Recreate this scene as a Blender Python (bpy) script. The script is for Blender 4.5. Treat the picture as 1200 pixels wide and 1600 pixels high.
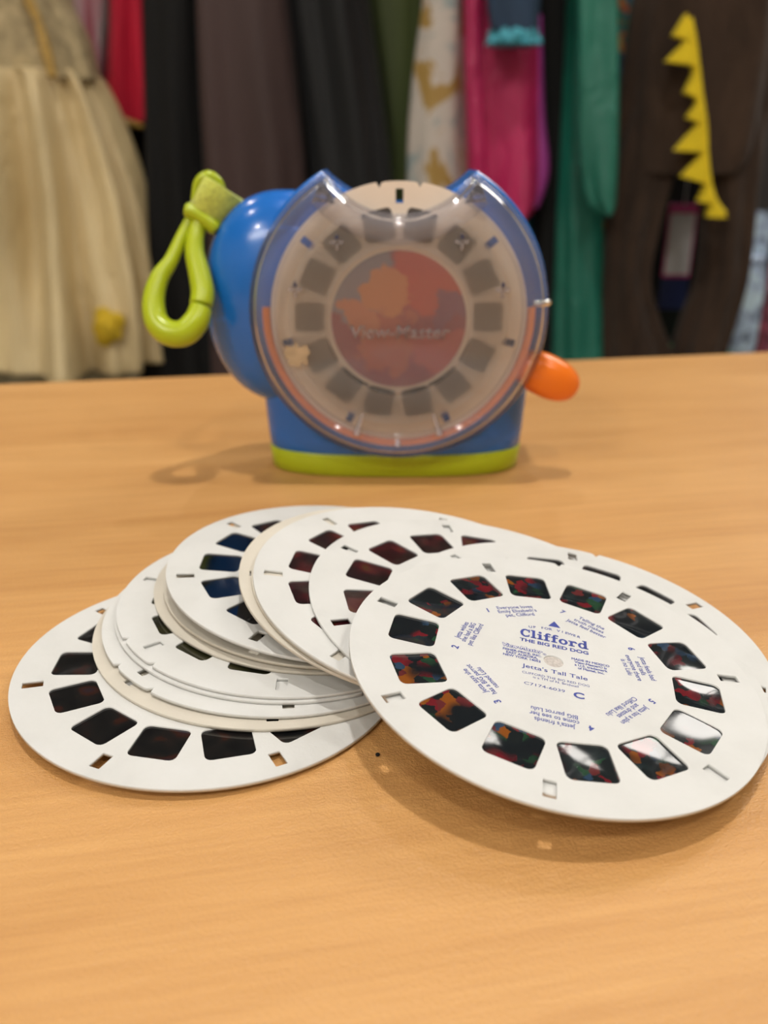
import bpy, bmesh, math, random
from mathutils import Vector, Matrix

# ------------------------------------------------------------------ clear
for o in list(bpy.data.objects):
    bpy.data.objects.remove(o, do_unlink=True)
scene = bpy.context.scene
COL = scene.collection
PI = math.pi
TZ = 0.7496                                 # height of the table top
RZ = 0.75                                   # datum the reels and camera were measured from

# ------------------------------------------------------------------ camera
cd = bpy.data.cameras.new('camera')
cam = bpy.data.objects.new('camera', cd)
COL.objects.link(cam)
cam.location = (0, 0, RZ + 0.1137)
cam.rotation_euler = (math.radians(90 - 22.52), 0, 0)
cd.sensor_fit = 'HORIZONTAL'
cd.sensor_width = 36.0
cd.lens = 36.0 * 1350 / 1200
cd.clip_start = 0.01
cd.clip_end = 50
cd.dof.use_dof = True
cd.dof.focus_distance = 0.185
cd.dof.aperture_fstop = 17.0
scene.camera = cam

# ------------------------------------------------------------------ world, exposure
w = bpy.data.worlds.new('world')
scene.world = w
w.use_nodes = True
w.node_tree.nodes['Background'].inputs[0].default_value = (1.0, 0.95, 0.88, 1)
w.node_tree.nodes['Background'].inputs[1].default_value = 0.05
scene.view_settings.view_transform = 'Standard'
scene.view_settings.look = 'None'
scene.view_settings.gamma = 1.0
scene.view_settings.use_curve_mapping = False
scene.view_settings.exposure = -0.1
scene.cycles.transparent_max_bounces = 32

LIGHT_COL = (1.0, 0.955, 0.89)
DOWNLIGHT_W = 5.6
PANEL_W = 12.0


# ------------------------------------------------------------------ material helpers
def nodes_of(name):
    m = bpy.data.materials.new(name)
    m.use_nodes = True
    nt = m.node_tree
    return m, nt, nt.nodes['Principled BSDF']


def setp(b, **k):
    names = {'base': 'Base Color', 'rough': 'Roughness', 'metal': 'Metallic', 'spec': 'Specular IOR Level',
             'coat': 'Coat Weight', 'coat_rough': 'Coat Roughness', 'sheen': 'Sheen Weight', 'sss': 'Subsurface Weight',
             'trans': 'Transmission Weight', 'ior': 'IOR', 'sheen_rough': 'Sheen Roughness', 'alpha': 'Alpha',
             'aniso': 'Anisotropic'}
    for a, v in k.items():
        if a == 'base':
            v = (*v, 1) if len(v) == 3 else v
        b.inputs[names[a]].default_value = v


def tex_coord(nt, scale=(1, 1, 1), rot=(0, 0, 0), loc=(0, 0, 0)):
    tc = nt.nodes.new('ShaderNodeTexCoord')
    mp = nt.nodes.new('ShaderNodeMapping')
    mp.inputs['Scale'].default_value = scale
    mp.inputs['Rotation'].default_value = rot
    mp.inputs['Location'].default_value = loc
    nt.links.new(tc.outputs['Object'], mp.inputs['Vector'])
    return mp.outputs['Vector']


def noise(nt, vec, scale, detail=4, rough=0.55, dist=0.0):
    n = nt.nodes.new('ShaderNodeTexNoise')
    n.inputs['Scale'].default_value = scale
    n.inputs['Detail'].default_value = detail
    n.inputs['Roughness'].default_value = rough
    n.inputs['Distortion'].default_value = dist
    if vec is not None:
        nt.links.new(vec, n.inputs['Vector'])
    return n


def ramp(nt, fac, stops, interp='LINEAR'):
    r = nt.nodes.new('ShaderNodeValToRGB')
    r.color_ramp.interpolation = interp
    while len(r.color_ramp.elements) < len(stops):
        r.color_ramp.elements.new(0.5)
    for e, (p, c) in zip(r.color_ramp.elements, stops):
        e.position = p
        e.color = (*c, 1)
    nt.links.new(fac, r.inputs['Fac'])
    return r.outputs['Color']


def bump(nt, b, height, strength, dist):
    bp = nt.nodes.new('ShaderNodeBump')
    bp.inputs['Strength'].default_value = strength
    bp.inputs['Distance'].default_value = dist
    nt.links.new(height, bp.inputs['Height'])
    nt.links.new(bp.outputs['Normal'], b.inputs['Normal'])


def mixc(nt, fac, a, b):
    m = nt.nodes.new('ShaderNodeMix')
    m.data_type = 'RGBA'
    for s, v in ((m.inputs['Factor'], fac), (m.inputs[6], a), (m.inputs[7], b)):
        if isinstance(v, (int, float)):
            s.default_value = v
        elif isinstance(v, tuple):
            s.default_value = (*v, 1)
        else:
            nt.links.new(v, s)
    return m.outputs[2]


def plain(name, base, rough=0.5, var=0.06, scale=40, bstr=0.0, bdist=0.0005, bscale=None, **k):
    """a single-colour surface with slight procedural variation"""
    m, nt, b = nodes_of(name)
    setp(b, base=base, rough=rough, **k)
    v = tex_coord(nt)
    n = noise(nt, v, scale)
    lo = tuple(c * (1 - var) for c in base)
    hi = tuple(min(1, c * (1 + var)) for c in base)
    nt.links.new(ramp(nt, n.outputs['Fac'], [(0.3, lo), (0.7, hi)]), b.inputs['Base Color'])
    if bstr:
        n2 = noise(nt, v, bscale or scale * 8)
        bump(nt, b, n2.outputs['Fac'], bstr, bdist)
    return m


M = {}
# table laminate: pale orange wood, grain along the table
m, nt, b = nodes_of('maple_laminate')
setp(b, rough=0.36, spec=0.5)
v = tex_coord(nt, (2.0, 14, 14))
n1 = noise(nt, v, 3.0, 6, 0.6, 0.6)
v2 = tex_coord(nt, (5, 120, 120), loc=(3.1, 0, 0))
n2 = noise(nt, v2, 4.0, 4, 0.7)
c1 = ramp(nt, n1.outputs['Fac'], [(0.28, (0.545, 0.270, 0.086)), (0.5, (0.62, 0.328, 0.112)), (0.72, (0.68, 0.375, 0.136))])
c2 = ramp(nt, n2.outputs['Fac'], [(0.35, (0.78, 0.72, 0.66)), (0.6, (1, 1, 1))])
mm = nt.nodes.new('ShaderNodeMix')
mm.data_type = 'RGBA'
mm.blend_type = 'MULTIPLY'
mm.inputs['Factor'].default_value = 0.42
nt.links.new(c1, mm.inputs[6])
nt.links.new(c2, mm.inputs[7])
nt.links.new(mm.outputs[2], b.inputs['Base Color'])
v3 = tex_coord(nt, (1, 1.35, 1))
n3 = noise(nt, v3, 1500, 2, 0.65)
bump(nt, b, n3.outputs['Fac'], 0.6, 0.0004)
M['wood'] = m
M['wood_edge'] = plain('table_edge_band', (0.62, 0.36, 0.15), 0.45, 0.08, 60)
M['table_leg'] = plain('table_leg_steel', (0.25, 0.25, 0.26), 0.35, metal=0.9)

# reel paper
m, nt, b = nodes_of('reel_card')
setp(b, rough=0.5, spec=0.42)
v = tex_coord(nt)
na = noise(nt, v, 60, 5)
nb = noise(nt, v, 900, 3)
nt.links.new(ramp(nt, na.outputs['Fac'], [(0.28, (0.585, 0.59, 0.575)), (0.5, (0.63, 0.635, 0.62)), (0.72, (0.655, 0.66, 0.65))]), b.inputs['Base Color'])
bump(nt, b, nb.outputs['Fac'], 0.3, 0.0002)
M['card'] = m
M['card_cream'] = plain('reel_card_yellowed', (0.60, 0.56, 0.48), 0.55, 0.05, 60, 0.25, 0.0002, 900)
M['card_edge'] = plain('reel_card_edge', (0.26, 0.205, 0.17), 0.85, 0.2, 300, 0.4, 0.0003, 1500)  # brown card edge, with the shading of the rim put into its colour
M['card_warm_tint'] = plain('viewer_reel_card', (0.88, 0.77, 0.66), 0.5, 0.04, 60)  # warm reflection of the table put into the card colour
M['ink'] = plain('blue_ink', (0.03, 0.05, 0.30), 0.5, 0.05, 400)
M['ink_white'] = plain('white_ink', (0.8, 0.8, 0.78), 0.5, 0.02)
M['foil'] = plain('hub_paper', (0.50, 0.46, 0.43), 0.6, 0.22, 1400)


def film_mat(name, stops, scale, rough=0.07, colour_amt=1.0):
    m, nt, b = nodes_of(name)
    setp(b, rough=rough, spec=0.5, ior=1.5)
    tc = nt.nodes.new('ShaderNodeTexCoord')
    oi = nt.nodes.new('ShaderNodeObjectInfo')
    mu = nt.nodes.new('ShaderNodeMath')
    mu.operation = 'MULTIPLY'
    mu.inputs[1].default_value = 50
    nt.links.new(oi.outputs['Random'], mu.inputs[0])
    n = nt.nodes.new('ShaderNodeTexNoise')
    n.noise_dimensions = '4D'
    n.inputs['Scale'].default_value = scale
    n.inputs['Detail'].default_value = 1.5
    n.inputs['Distortion'].default_value = 0.15
    nt.links.new(tc.outputs['Object'], n.inputs['Vector'])
    nt.links.new(mu.outputs[0], n.inputs['W'])
    nt.links.new(ramp(nt, n.outputs['Fac'], stops, 'CARDINAL'), b.inputs['Base Color'])
    return m


def patch_film(name):
    """colour transparency: patches of colour over a dark scene"""
    m, nt, b = nodes_of(name)
    setp(b, rough=0.07, spec=0.5)
    tc = nt.nodes.new('ShaderNodeTexCoord')
    oi = nt.nodes.new('ShaderNodeObjectInfo')
    mu = nt.nodes.new('ShaderNodeMath')
    mu.operation = 'MULTIPLY'
    mu.inputs[1].default_value = 3.0
    nt.links.new(oi.outputs['Random'], mu.inputs[0])
    add = nt.nodes.new('ShaderNodeVectorMath')
    nt.links.new(tc.outputs['Object'], add.inputs[0])
    nt.links.new(mu.outputs[0], add.inputs[1])
    nz = noise(nt, add.outputs[0], 500, 3)
    wv = nt.nodes.new('ShaderNodeVectorMath')
    wv.operation = 'MULTIPLY_ADD'
    wv.inputs[1].default_value = (0.0022, 0.0022, 0.0022)
    nt.links.new(nz.outputs['Color'], wv.inputs[0])
    nt.links.new(add.outputs[0], wv.inputs[2])
    vo = nt.nodes.new('ShaderNodeTexVoronoi')
    vo.inputs['Scale'].default_value = 420
    nt.links.new(wv.outputs[0], vo.inputs['Vector'])
    sp = nt.nodes.new('ShaderNodeSeparateColor')
    nt.links.new(vo.outputs['Color'], sp.inputs[0])
    pal = ramp(nt, sp.outputs[0], [(0.0, (0.008, 0.012, 0.014)), (0.42, (0.012, 0.02, 0.022)), (0.52, (0.02, 0.045, 0.085)), (0.60, (0.13, 0.010, 0.016)), (0.75, (0.014, 0.05, 0.025)), (0.84, (0.20, 0.06, 0.010)), (0.93, (0.10, 0.018, 0.02))], 'CONSTANT')
    big = noise(nt, add.outputs[0], 110, 1)
    fac = nt.nodes.new('ShaderNodeMapRange')
    fac.inputs['From Min'].default_value = 0.42
    fac.inputs['From Max'].default_value = 0.56
    nt.links.new(big.outputs['Fac'], fac.inputs['Value'])
    nt.links.new(mixc(nt, fac.outputs['Result'], (0.006, 0.009, 0.012), pal), b.inputs['Base Color'])
    return m


M['film_colour'] = patch_film('printed_film')
M['film_dark'] = film_mat('dark_film', [(0.3, (0.004, 0.004, 0.005)), (0.55, (0.010, 0.008, 0.008)), (0.62, (0.028, 0.010, 0.008)), (0.72, (0.014, 0.013, 0.02))], 160)
M['film_red'] = film_mat('dark_red_film', [(0.3, (0.006, 0.003, 0.004)), (0.52, (0.022, 0.005, 0.007)), (0.64, (0.06, 0.010, 0.010)), (0.75, (0.05, 0.03, 0.008))], 160)
M['film_navy'] = film_mat('dark_blue_film', [(0.3, (0.002, 0.002, 0.004)), (0.55, (0.003, 0.003, 0.006)), (0.75, (0.012, 0.007, 0.007))], 160)
M['film_olive'] = film_mat('dark_olive_film', [(0.3, (0.006, 0.006, 0.004)), (0.55, (0.02, 0.02, 0.008)), (0.75, (0.035, 0.03, 0.012))], 160)

M['film_grey'] = film_mat('hazed_film', [(0.3, (0.075, 0.066, 0.062)), (0.7, (0.11, 0.095, 0.088))], 100, 0.4)  # film paled: its low contrast behind the frosted cover is put into the colour
# toy plastics
M['blue'] = plain('blue_plastic', (0.006, 0.145, 0.56), 0.22, 0.04, 30, 0.03, 0.0003, 500, coat=0.3, coat_rough=0.1)
M['lime'] = plain('lime_plastic', (0.42, 0.52, 0.012), 0.28, 0.05, 30, 0.03, 0.0003, 500, sss=0.0)
M['lime_strap'] = plain('lime_webbing', (0.56, 0.62, 0.10), 0.9, 0.2, 700, 0.8, 0.0008, 900, sheen=0.4)
M['orange'] = plain('orange_plastic', (0.90, 0.20, 0.012), 0.25, 0.04, 40)
M['orange_ring'] = plain('orange_track', (0.78, 0.22, 0.03), 0.35, 0.06, 60)


def clear_mat(name, haze, tint=(1, 1, 1), rough=0.06, hazecol=(0.75, 0.72, 0.70), frost=0.0, frost_rough=0.3, ior=1.45):
    """clear moulded plastic: see-through, fresnel gloss, a little haze"""
    m = bpy.data.materials.new(name)
    m.use_nodes = True
    nt = m.node_tree
    nt.nodes.remove(nt.nodes['Principled BSDF'])
    out = nt.nodes['Material Output']
    tr = nt.nodes.new('ShaderNodeBsdfTransparent')
    tr.inputs['Color'].default_value = (*tint, 1)
    base = tr.outputs[0]
    if frost:
        rf = nt.nodes.new('ShaderNodeBsdfRefraction')
        rf.inputs['Roughness'].default_value = frost_rough
        rf.inputs['IOR'].default_value = 1.25
        rf.inputs['Color'].default_value = (*tint, 1)
        mx = nt.nodes.new('ShaderNodeMixShader')
        mx.inputs['Fac'].default_value = frost
        nt.links.new(base, mx.inputs[1])
        nt.links.new(rf.outputs[0], mx.inputs[2])
        base = mx.outputs[0]
    df = nt.nodes.new('ShaderNodeBsdfDiffuse')
    n = noise(nt, tex_coord(nt), 120, 4)
    nt.links.new(ramp(nt, n.outputs['Fac'], [(0.3, tuple(c * 0.92 for c in hazecol)), (0.7, hazecol)]), df.inputs['Color'])
    tl = nt.nodes.new('ShaderNodeBsdfTranslucent')
    tl.inputs['Color'].default_value = (*hazecol, 1)
    ad = nt.nodes.new('ShaderNodeMixShader')
    ad.inputs['Fac'].default_value = 0.5
    nt.links.new(df.outputs[0], ad.inputs[1])
    nt.links.new(tl.outputs[0], ad.inputs[2])
    m1 = nt.nodes.new('ShaderNodeMixShader')
    m1.inputs['Fac'].default_value = haze
    nt.links.new(base, m1.inputs[1])
    nt.links.new(ad.outputs[0], m1.inputs[2])
    gl = nt.nodes.new('ShaderNodeBsdfGlossy')
    gl.inputs['Roughness'].default_value = rough
    fr = nt.nodes.new('ShaderNodeFresnel')
    fr.inputs['IOR'].default_value = ior
    m2 = nt.nodes.new('ShaderNodeMixShader')
    nt.links.new(fr.outputs[0], m2.inputs['Fac'])
    nt.links.new(m1.outputs[0], m2.inputs[1])
    nt.links.new(gl.outputs[0], m2.inputs[2])
    nt.links.new(m2.outputs[0], out.inputs['Surface'])
    return m


M['clear'] = clear_mat('clear_plastic', 0.12, (0.98, 0.985, 1.0), hazecol=(0.82, 0.82, 0.95), ior=1.27)
M['clear_plate'] = clear_mat('clear_plate', 0.09, (1, 1, 1), hazecol=(0.90, 0.85, 0.82), ior=1.35)
M['clear_raised'] = clear_mat('clear_raised', 0.26, (0.92, 0.92, 0.96), hazecol=(0.8, 0.77, 0.78))
M['clear_boss'] = clear_mat('clear_boss', 0.42, (0.9, 0.9, 0.96), hazecol=(0.85, 0.80, 0.82))
M['frost'] = clear_mat('frosted_plastic', 0.26, (1, 1, 1), 0.3, hazecol=(1.0, 0.92, 0.84), frost=0.88, frost_rough=0.75)

# picture in the middle of the viewer's reel: plain blotches of colour
m, nt, b = nodes_of('picture_print')
setp(b, rough=0.5)
v = tex_coord(nt)
dn = noise(nt, v, 85, 3)
wp = nt.nodes.new('ShaderNodeVectorMath')
wp.operation = 'MULTIPLY_ADD'
wp.inputs[1].default_value = (0.026, 0.026, 0.026)
nt.links.new(dn.outputs['Color'], wp.inputs[0])
nt.links.new(v, wp.inputs[2])


def blob(cx, cz, r, soft=0.8):
    d = nt.nodes.new('ShaderNodeVectorMath')
    d.operation = 'DISTANCE'
    sx = nt.nodes.new('ShaderNodeVectorMath')
    sx.operation = 'MULTIPLY'
    sx.inputs[1].default_value = (1, 1, 0)
    nt.links.new(wp.outputs[0], sx.inputs[0])
    nt.links.new(sx.outputs[0], d.inputs[0])
    d.inputs[1].default_value = (cx + 0.013, cz + 0.013, 0)
    mr = nt.nodes.new('ShaderNodeMapRange')
    mr.inputs['From Min'].default_value = r
    mr.inputs['From Max'].default_value = r * soft
    nt.links.new(d.outputs['Value'], mr.inputs['Value'])
    return mr.outputs['Result']


c = mixc(nt, blob(-0.016, 0.014, 0.018), (0.36, 0.10, 0.14), (0.30, 0.27, 0.32))
c = mixc(nt, blob(0.010, 0.013, 0.015), c, (0.62, 0.12, 0.10))
c = mixc(nt, blob(-0.004, -0.008, 0.012), c, (0.55, 0.16, 0.13))
c = mixc(nt, blob(-0.014, 0.001, 0.0075), c, (0.70, 0.28, 0.17))
c = mixc(nt, blob(-0.004, 0.010, 0.0085), c, (0.72, 0.30, 0.15))
c = mixc(nt, blob(0.014, -0.013, 0.010), c, (0.55, 0.13, 0.14))
c = mixc(nt, blob(0.018, 0.002, 0.007), c, (0.30, 0.12, 0.20))
nt.links.new(c, b.inputs['Base Color'])
M['picture'] = m
M['tag_navy'] = plain('tag_navy', (0.02, 0.03, 0.10), 0.4, 0.05)
M['stain'] = plain('torn_paper_patch', (0.50, 0.37, 0.23), 0.8, 0.15, 300)


# cloth
def cloth(name, base, rough=0.7, var=0.25, scale=14, sheen=0.3, stretch=(1, 1, 0.15), spec=0.3, cols=None, fine=500, bstr=0.25, crease=0.0):
    m, nt, b = nodes_of(name)
    setp(b, rough=rough, spec=spec, sheen=sheen * 0.12)
    v = tex_coord(nt, stretch)
    n = noise(nt, v, scale, 4, 0.6, 0.5)
    if cols:
        nt.links.new(ramp(nt, n.outputs['Fac'], cols), b.inputs['Base Color'])
    else:
        lo = tuple(c * (1 - var) for c in base)
        hi = tuple(min(1, c * (1 + var)) for c in base)
        nt.links.new(ramp(nt, n.outputs['Fac'], [(0.3, lo), (0.7, hi)]), b.inputs['Base Color'])
    n2 = noise(nt, tex_coord(nt), fine, 2)
    n3 = noise(nt, v, 40, 2)
    ad = nt.nodes.new('ShaderNodeMath')
    nt.links.new(n2.outputs['Fac'], ad.inputs[0])
    nt.links.new(n3.outputs['Fac'], ad.inputs[1])
    hgt = ad.outputs[0]
    if crease:
        n4 = noise(nt, tex_coord(nt, (1, 1, 0.45)), 22, 3, 0.5, 1.2)
        ma = nt.nodes.new('ShaderNodeMath')
        ma.operation = 'MULTIPLY_ADD'
        ma.inputs[1].default_value = crease
        nt.links.new(n4.outputs['Fac'], ma.inputs[0])
        nt.links.new(hgt, ma.inputs[2])
        hgt = ma.outputs[0]
    bump(nt, b, hgt, bstr, 0.004)
    return m


M['satin_cream'] = cloth('cream_satin', (0.72, 0.57, 0.30), 0.34, 0.14, 12, 0.2, spec=0.8, bstr=0.6, crease=5.0)
M['lace_cream'] = cloth('cream_lace', (0.46, 0.37, 0.21), 0.8, 0.35, 60, 0.3, (1, 1, 1), bstr=0.6)
M['tulle'] = cloth('pale_tulle', (0.42, 0.38, 0.26), 0.8, 0.2, 40, 0.4)
M['gold'] = cloth('gold_trim', (0.45, 0.28, 0.06), 0.4, 0.4, 200, 0.2, (1, 1, 1), spec=0.6)
M['yellow'] = cloth('yellow_felt', (0.80, 0.60, 0.02), 0.8, 0.12, 40, 0.3, (1, 1, 1))
M['flower'] = cloth('yellow_flower', (0.62, 0.42, 0.02), 0.7, 0.3, 80, 0.3, (1, 1, 1))
M['red'] = cloth('red_velvet', (0.46, 0.006, 0.03), 0.6, 0.4, 18, 0.4, crease=4.0)
M['black'] = cloth('black_cloth', (0.006, 0.006, 0.006), 0.8, 0.3, 14, 0.15)
M['black_sheen'] = cloth('black_sateen', (0.008, 0.009, 0.010), 0.55, 0.3, 14, 0.25)
M['mauve'] = cloth('brown_mauve_cloth', (0.060, 0.036, 0.034), 0.55, 0.2, 10, 0.3)
M['olive'] = cloth('olive_velvet', (0.055, 0.075, 0.022), 0.6, 0.35, 14, 0.4)
M['brocade'] = cloth('white_gold_brocade', (0.5, 0.45, 0.4), 0.5, 0.2, 13, 0.2, (1, 1, 0.8), cols=[
    (0.38, (0.30, 0.36, 0.36)), (0.44, (0.55, 0.50, 0.44)), (0.52, (0.58, 0.52, 0.46)), (0.55, (0.40, 0.26, 0.08)), (0.70, (0.36, 0.22, 0.05))])
M['magenta'] = cloth('magenta_satin', (0.56, 0.008, 0.115), 0.36, 0.35, 10, 0.2, spec=0.6, bstr=0.5, crease=5.0)
M['purple'] = cloth('purple_satin', (0.34, 0.04, 0.26), 0.4, 0.3, 10, 0.2, spec=0.5)
M['teal_sequin'] = cloth('teal_sequins', (0.01, 0.10, 0.14), 0.35, 0.6, 160, 0.1, (1, 1, 1), spec=0.8)
M['denim'] = cloth('dark_blue_cloth', (0.020, 0.045, 0.09), 0.6, 0.3, 30, 0.3)
M['cyan'] = cloth('cyan_frill', (0.06, 0.33, 0.42), 0.5, 0.4, 80, 0.2, (1, 1, 1))
M['crimson'] = cloth('crimson_cloth', (0.22, 0.008, 0.012), 0.6, 0.3, 14, 0.3)
M['green'] = cloth('green_satin', (0.008, 0.17, 0.115), 0.36, 0.35, 9, 0.2, spec=0.6, bstr=0.5, crease=5.0)
M['plush'] = cloth('brown_plush', (0.044, 0.025, 0.015), 0.9, 0.35, 20, 0.6, (1, 1, 0.4), fine=300, bstr=0.6, crease=4.0)
M['print'] = cloth('bright_print_cloth', (0.1, 0.1, 0.1), 0.6, 0.2, 28, 0.2, (1, 1, 1), cols=[
    (0.30, (0.01, 0.02, 0.03)), (0.44, (0.02, 0.08, 0.20)), (0.50, (0.02, 0.16, 0.06)), (0.56, (0.42, 0.04, 0.05)), (0.62, (0.50, 0.38, 0.04)), (0.70, (0.06, 0.04, 0.04))])
M['white_cloth'] = cloth('white_pink_cloth', (0.6, 0.5, 0.5), 0.6, 0.2, 18, 0.2, cols=[(0.40, (0.62, 0.57, 0.55)), (0.5, (0.58, 0.30, 0.34)), (0.6, (0.35, 0.03, 0.06))])
M['chrome'] = plain('chrome', (0.6, 0.6, 0.62), 0.2, metal=1.0)
M['wire'] = plain('hanger_wire', (0.3, 0.3, 0.3), 0.4, metal=0.8)
# room
M['floor'] = plain('grey_floor', (0.22, 0.20, 0.18), 0.5, 0.15, 3)
M['wall'] = plain('beige_wall', (0.50, 0.45, 0.38), 0.9, 0.04, 4)
M['back'] = plain('dark_wall', (0.05, 0.045, 0.042), 0.9, 0.15, 4)
M['ceil'] = plain('white_ceiling', (0.75, 0.73, 0.70), 0.9, 0.03, 6)
M['fixture'] = plain('white_fixture', (0.7, 0.7, 0.7), 0.4, 0.02)


def emis(name, col, strength):
    m, nt, b = nodes_of(name)
    b.inputs['Base Color'].default_value = (0.8, 0.8, 0.8, 1)
    b.inputs['Emission Color'].default_value = (*col, 1)
    b.inputs['Emission Strength'].default_value = strength
    return m


# ------------------------------------------------------------------ geometry helpers
def link(name, me, mat=None, parent=None, smooth=False):
    o = bpy.data.objects.new(name, me)
    COL.objects.link(o)
    if mat is not None:
        mats = mat if isinstance(mat, (list, tuple)) else [mat]
        if not me.materials:
            for q in mats:
                me.materials.append(q)
    if parent is not None:
        o.parent = parent
    if smooth:
        me.polygons.foreach_set('use_smooth', [True] * len(me.polygons))
    return o


def mesh(name, vs, fs, mat=None, parent=None, smooth=False):
    me = bpy.data.meshes.new(name)
    me.from_pydata([tuple(v) for v in vs], [], fs)
    me.update()
    return link(name, me, mat, parent, smooth)


def tag(o, label=None, cat=None, group=None, kind=None):
    if label:
        o['label'] = label
    if cat:
        o['category'] = cat
    if group:
        o['group'] = group
    if kind:
        o['kind'] = kind
    return o


def thing(name, label, cat, loc=(0, 0, 0), group=None):
    o = bpy.data.objects.new(name, None)
    o.empty_display_size = 0.02
    COL.objects.link(o)
    o.location = loc
    return tag(o, label, cat, group)


def boxm(name, x0, x1, y0, y1, z0, z1, mat, parent=None, bev=0.0):
    bm = bmesh.new()
    bmesh.ops.create_cube(bm, size=1)
    for v in bm.verts:
        v.co = Vector(((x0 + x1) / 2 + v.co.x * (x1 - x0), (y0 + y1) / 2 + v.co.y * (y1 - y0), (z0 + z1) / 2 + v.co.z * (z1 - z0)))
    if bev:
        bmesh.ops.bevel(bm, geom=bm.edges[:], offset=bev, segments=3, affect='EDGES', profile=0.6)
    me = bpy.data.meshes.new(name)
    bm.to_mesh(me)
    bm.free()
    return link(name, me, mat, parent)


def loft_data(rings, caps=True, closed_len=False):
    n = len(rings[0])
    vs = [p for r in rings for p in r]
    fs = []
    for i in range(len(rings) - 1):
        for j in range(n):
            k = (j + 1) % n
            fs.append((i * n + j, i * n + k, (i + 1) * n + k, (i + 1) * n + j))
    if caps:
        fs.append(tuple(range(n - 1, -1, -1)))
        fs.append(tuple((len(rings) - 1) * n + j for j in range(n)))
    return vs, fs


def loft(name, rings, mat, parent=None, smooth=True, caps=True):
    vs, fs = loft_data(rings, caps)
    return mesh(name, vs, fs, mat, parent, smooth)


def catmull(pts, n):
    out = []
    P = [pts[0]] + list(pts) + [pts[-1]]
    for i in range(1, len(P) - 2):
        a, b, c, d = (Vector(P[i + k]) for k in (-1, 0, 1, 2))
        for s in range(n):
            t = s / n
            out.append(0.5 * ((2 * b) + (c - a) * t + (2 * a - 5 * b + 4 * c - d) * t * t + (3 * b - a - 3 * c + d) * t ** 3))
    out.append(Vector(pts[-1]))
    return out


def tube(name, path, radii, mat, parent=None, seg=12, flat=1.0, closed=False, sub=6):
    """tube along points (x,y,z); radii per point; flat squashes along y"""
    k = [(*p, r) for p, r in zip(path, radii)]
    k4 = [Vector((a[0], a[1], a[2], a[3])) for a in k]
    out = []
    P = [k4[0]] + k4 + [k4[-1]]
    for i in range(1, len(P) - 2):
        a, b, c, d = P[i - 1], P[i], P[i + 1], P[i + 2]
        for s in range(sub):
            t = s / sub
            out.append(0.5 * ((2 * b) + (c - a) * t + (2 * a - 5 * b + 4 * c - d) * t * t + (3 * b - a - 3 * c + d) * t ** 3))
    out.append(k4[-1])
    rings = []
    for i, q in enumerate(out):
        p = Vector(q[:3])
        nx = Vector(out[min(i + 1, len(out) - 1)][:3])
        pv = Vector(out[max(i - 1, 0)][:3])
        t = (nx - pv).normalized()
        ref = Vector((0, 1, 0)) if abs(t.y) < 0.9 else Vector((1, 0, 0))
        s = t.cross(ref).normalized()
        u = s.cross(t).normalized()
        r = q[3]
        rings.append([p + s * (r * math.cos(a)) + u * (r * flat * math.sin(a)) for a in (2 * PI * j / seg for j in range(seg))])
    return loft(name, rings, mat, parent)


def superell(cx, cy, rx, ry, n, seg=64):
    pts = []
    for j in range(seg):
        a = 2 * PI * j / seg
        c, s = math.cos(a), math.sin(a)
        pts.append((cx + rx * math.copysign(abs(c) ** (2 / n), c), cy + ry * math.copysign(abs(s) ** (2 / n), s)))
    return pts


def sellipsoid(name, c, r, mat, parent=None, e1=2.0, e2=2.0, nu=40, nv=24, rot=None):
    rings = []
    pw = lambda x, e: math.copysign(abs(x) ** (2 / e), x)
    for i in range(1, nv):
        ph = -PI / 2 + PI * i / nv
        ring = []
        for j in range(nu):
            th = 2 * PI * j / nu
            p = Vector((r[0] * pw(math.cos(ph), e1) * pw(math.cos(th), e2), r[1] * pw(math.cos(ph), e1) * pw(math.sin(th), e2), r[2] * pw(math.sin(ph), e1)))
            if rot:
                p = rot @ p
            ring.append(p + Vector(c))
        rings.append(ring)
    return loft(name, rings, mat, parent)


def shape2d(name, polys, half, bevel=0.0, res=2):
    """filled flat shape from closed polygons (first = outline, rest = holes), extruded by half on each side, in local XY"""
    cu = bpy.data.curves.new(name, 'CURVE')
    cu.dimensions = '2D'
    cu.fill_mode = 'BOTH'
    cu.extrude = max(0, half - bevel)
    cu.bevel_depth = bevel
    cu.bevel_resolution = res
    cu.offset = -bevel
    for poly in polys:
        s = cu.splines.new('POLY')
        s.points.add(len(poly) - 1)
        for q, (x, y) in zip(s.points, poly):
            q.co = (x, y, 0, 1)
        s.use_cyclic_u = True
    o = bpy.data.objects.new(name, cu)
    COL.objects.link(o)
    dg = bpy.context.evaluated_depsgraph_get()
    me = bpy.data.meshes.new_from_object(o.evaluated_get(dg))
    bpy.data.objects.remove(o, do_unlink=True)
    bpy.data.curves.remove(cu)
    me.name = name
    bm = bmesh.new()
    bm.from_mesh(me)
    bmesh.ops.remove_doubles(bm, verts=bm.verts[:], dist=1e-7)
    bmesh.ops.recalc_face_normals(bm, faces=bm.faces[:])
    bm.to_mesh(me)
    bm.free()
    return me


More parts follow.
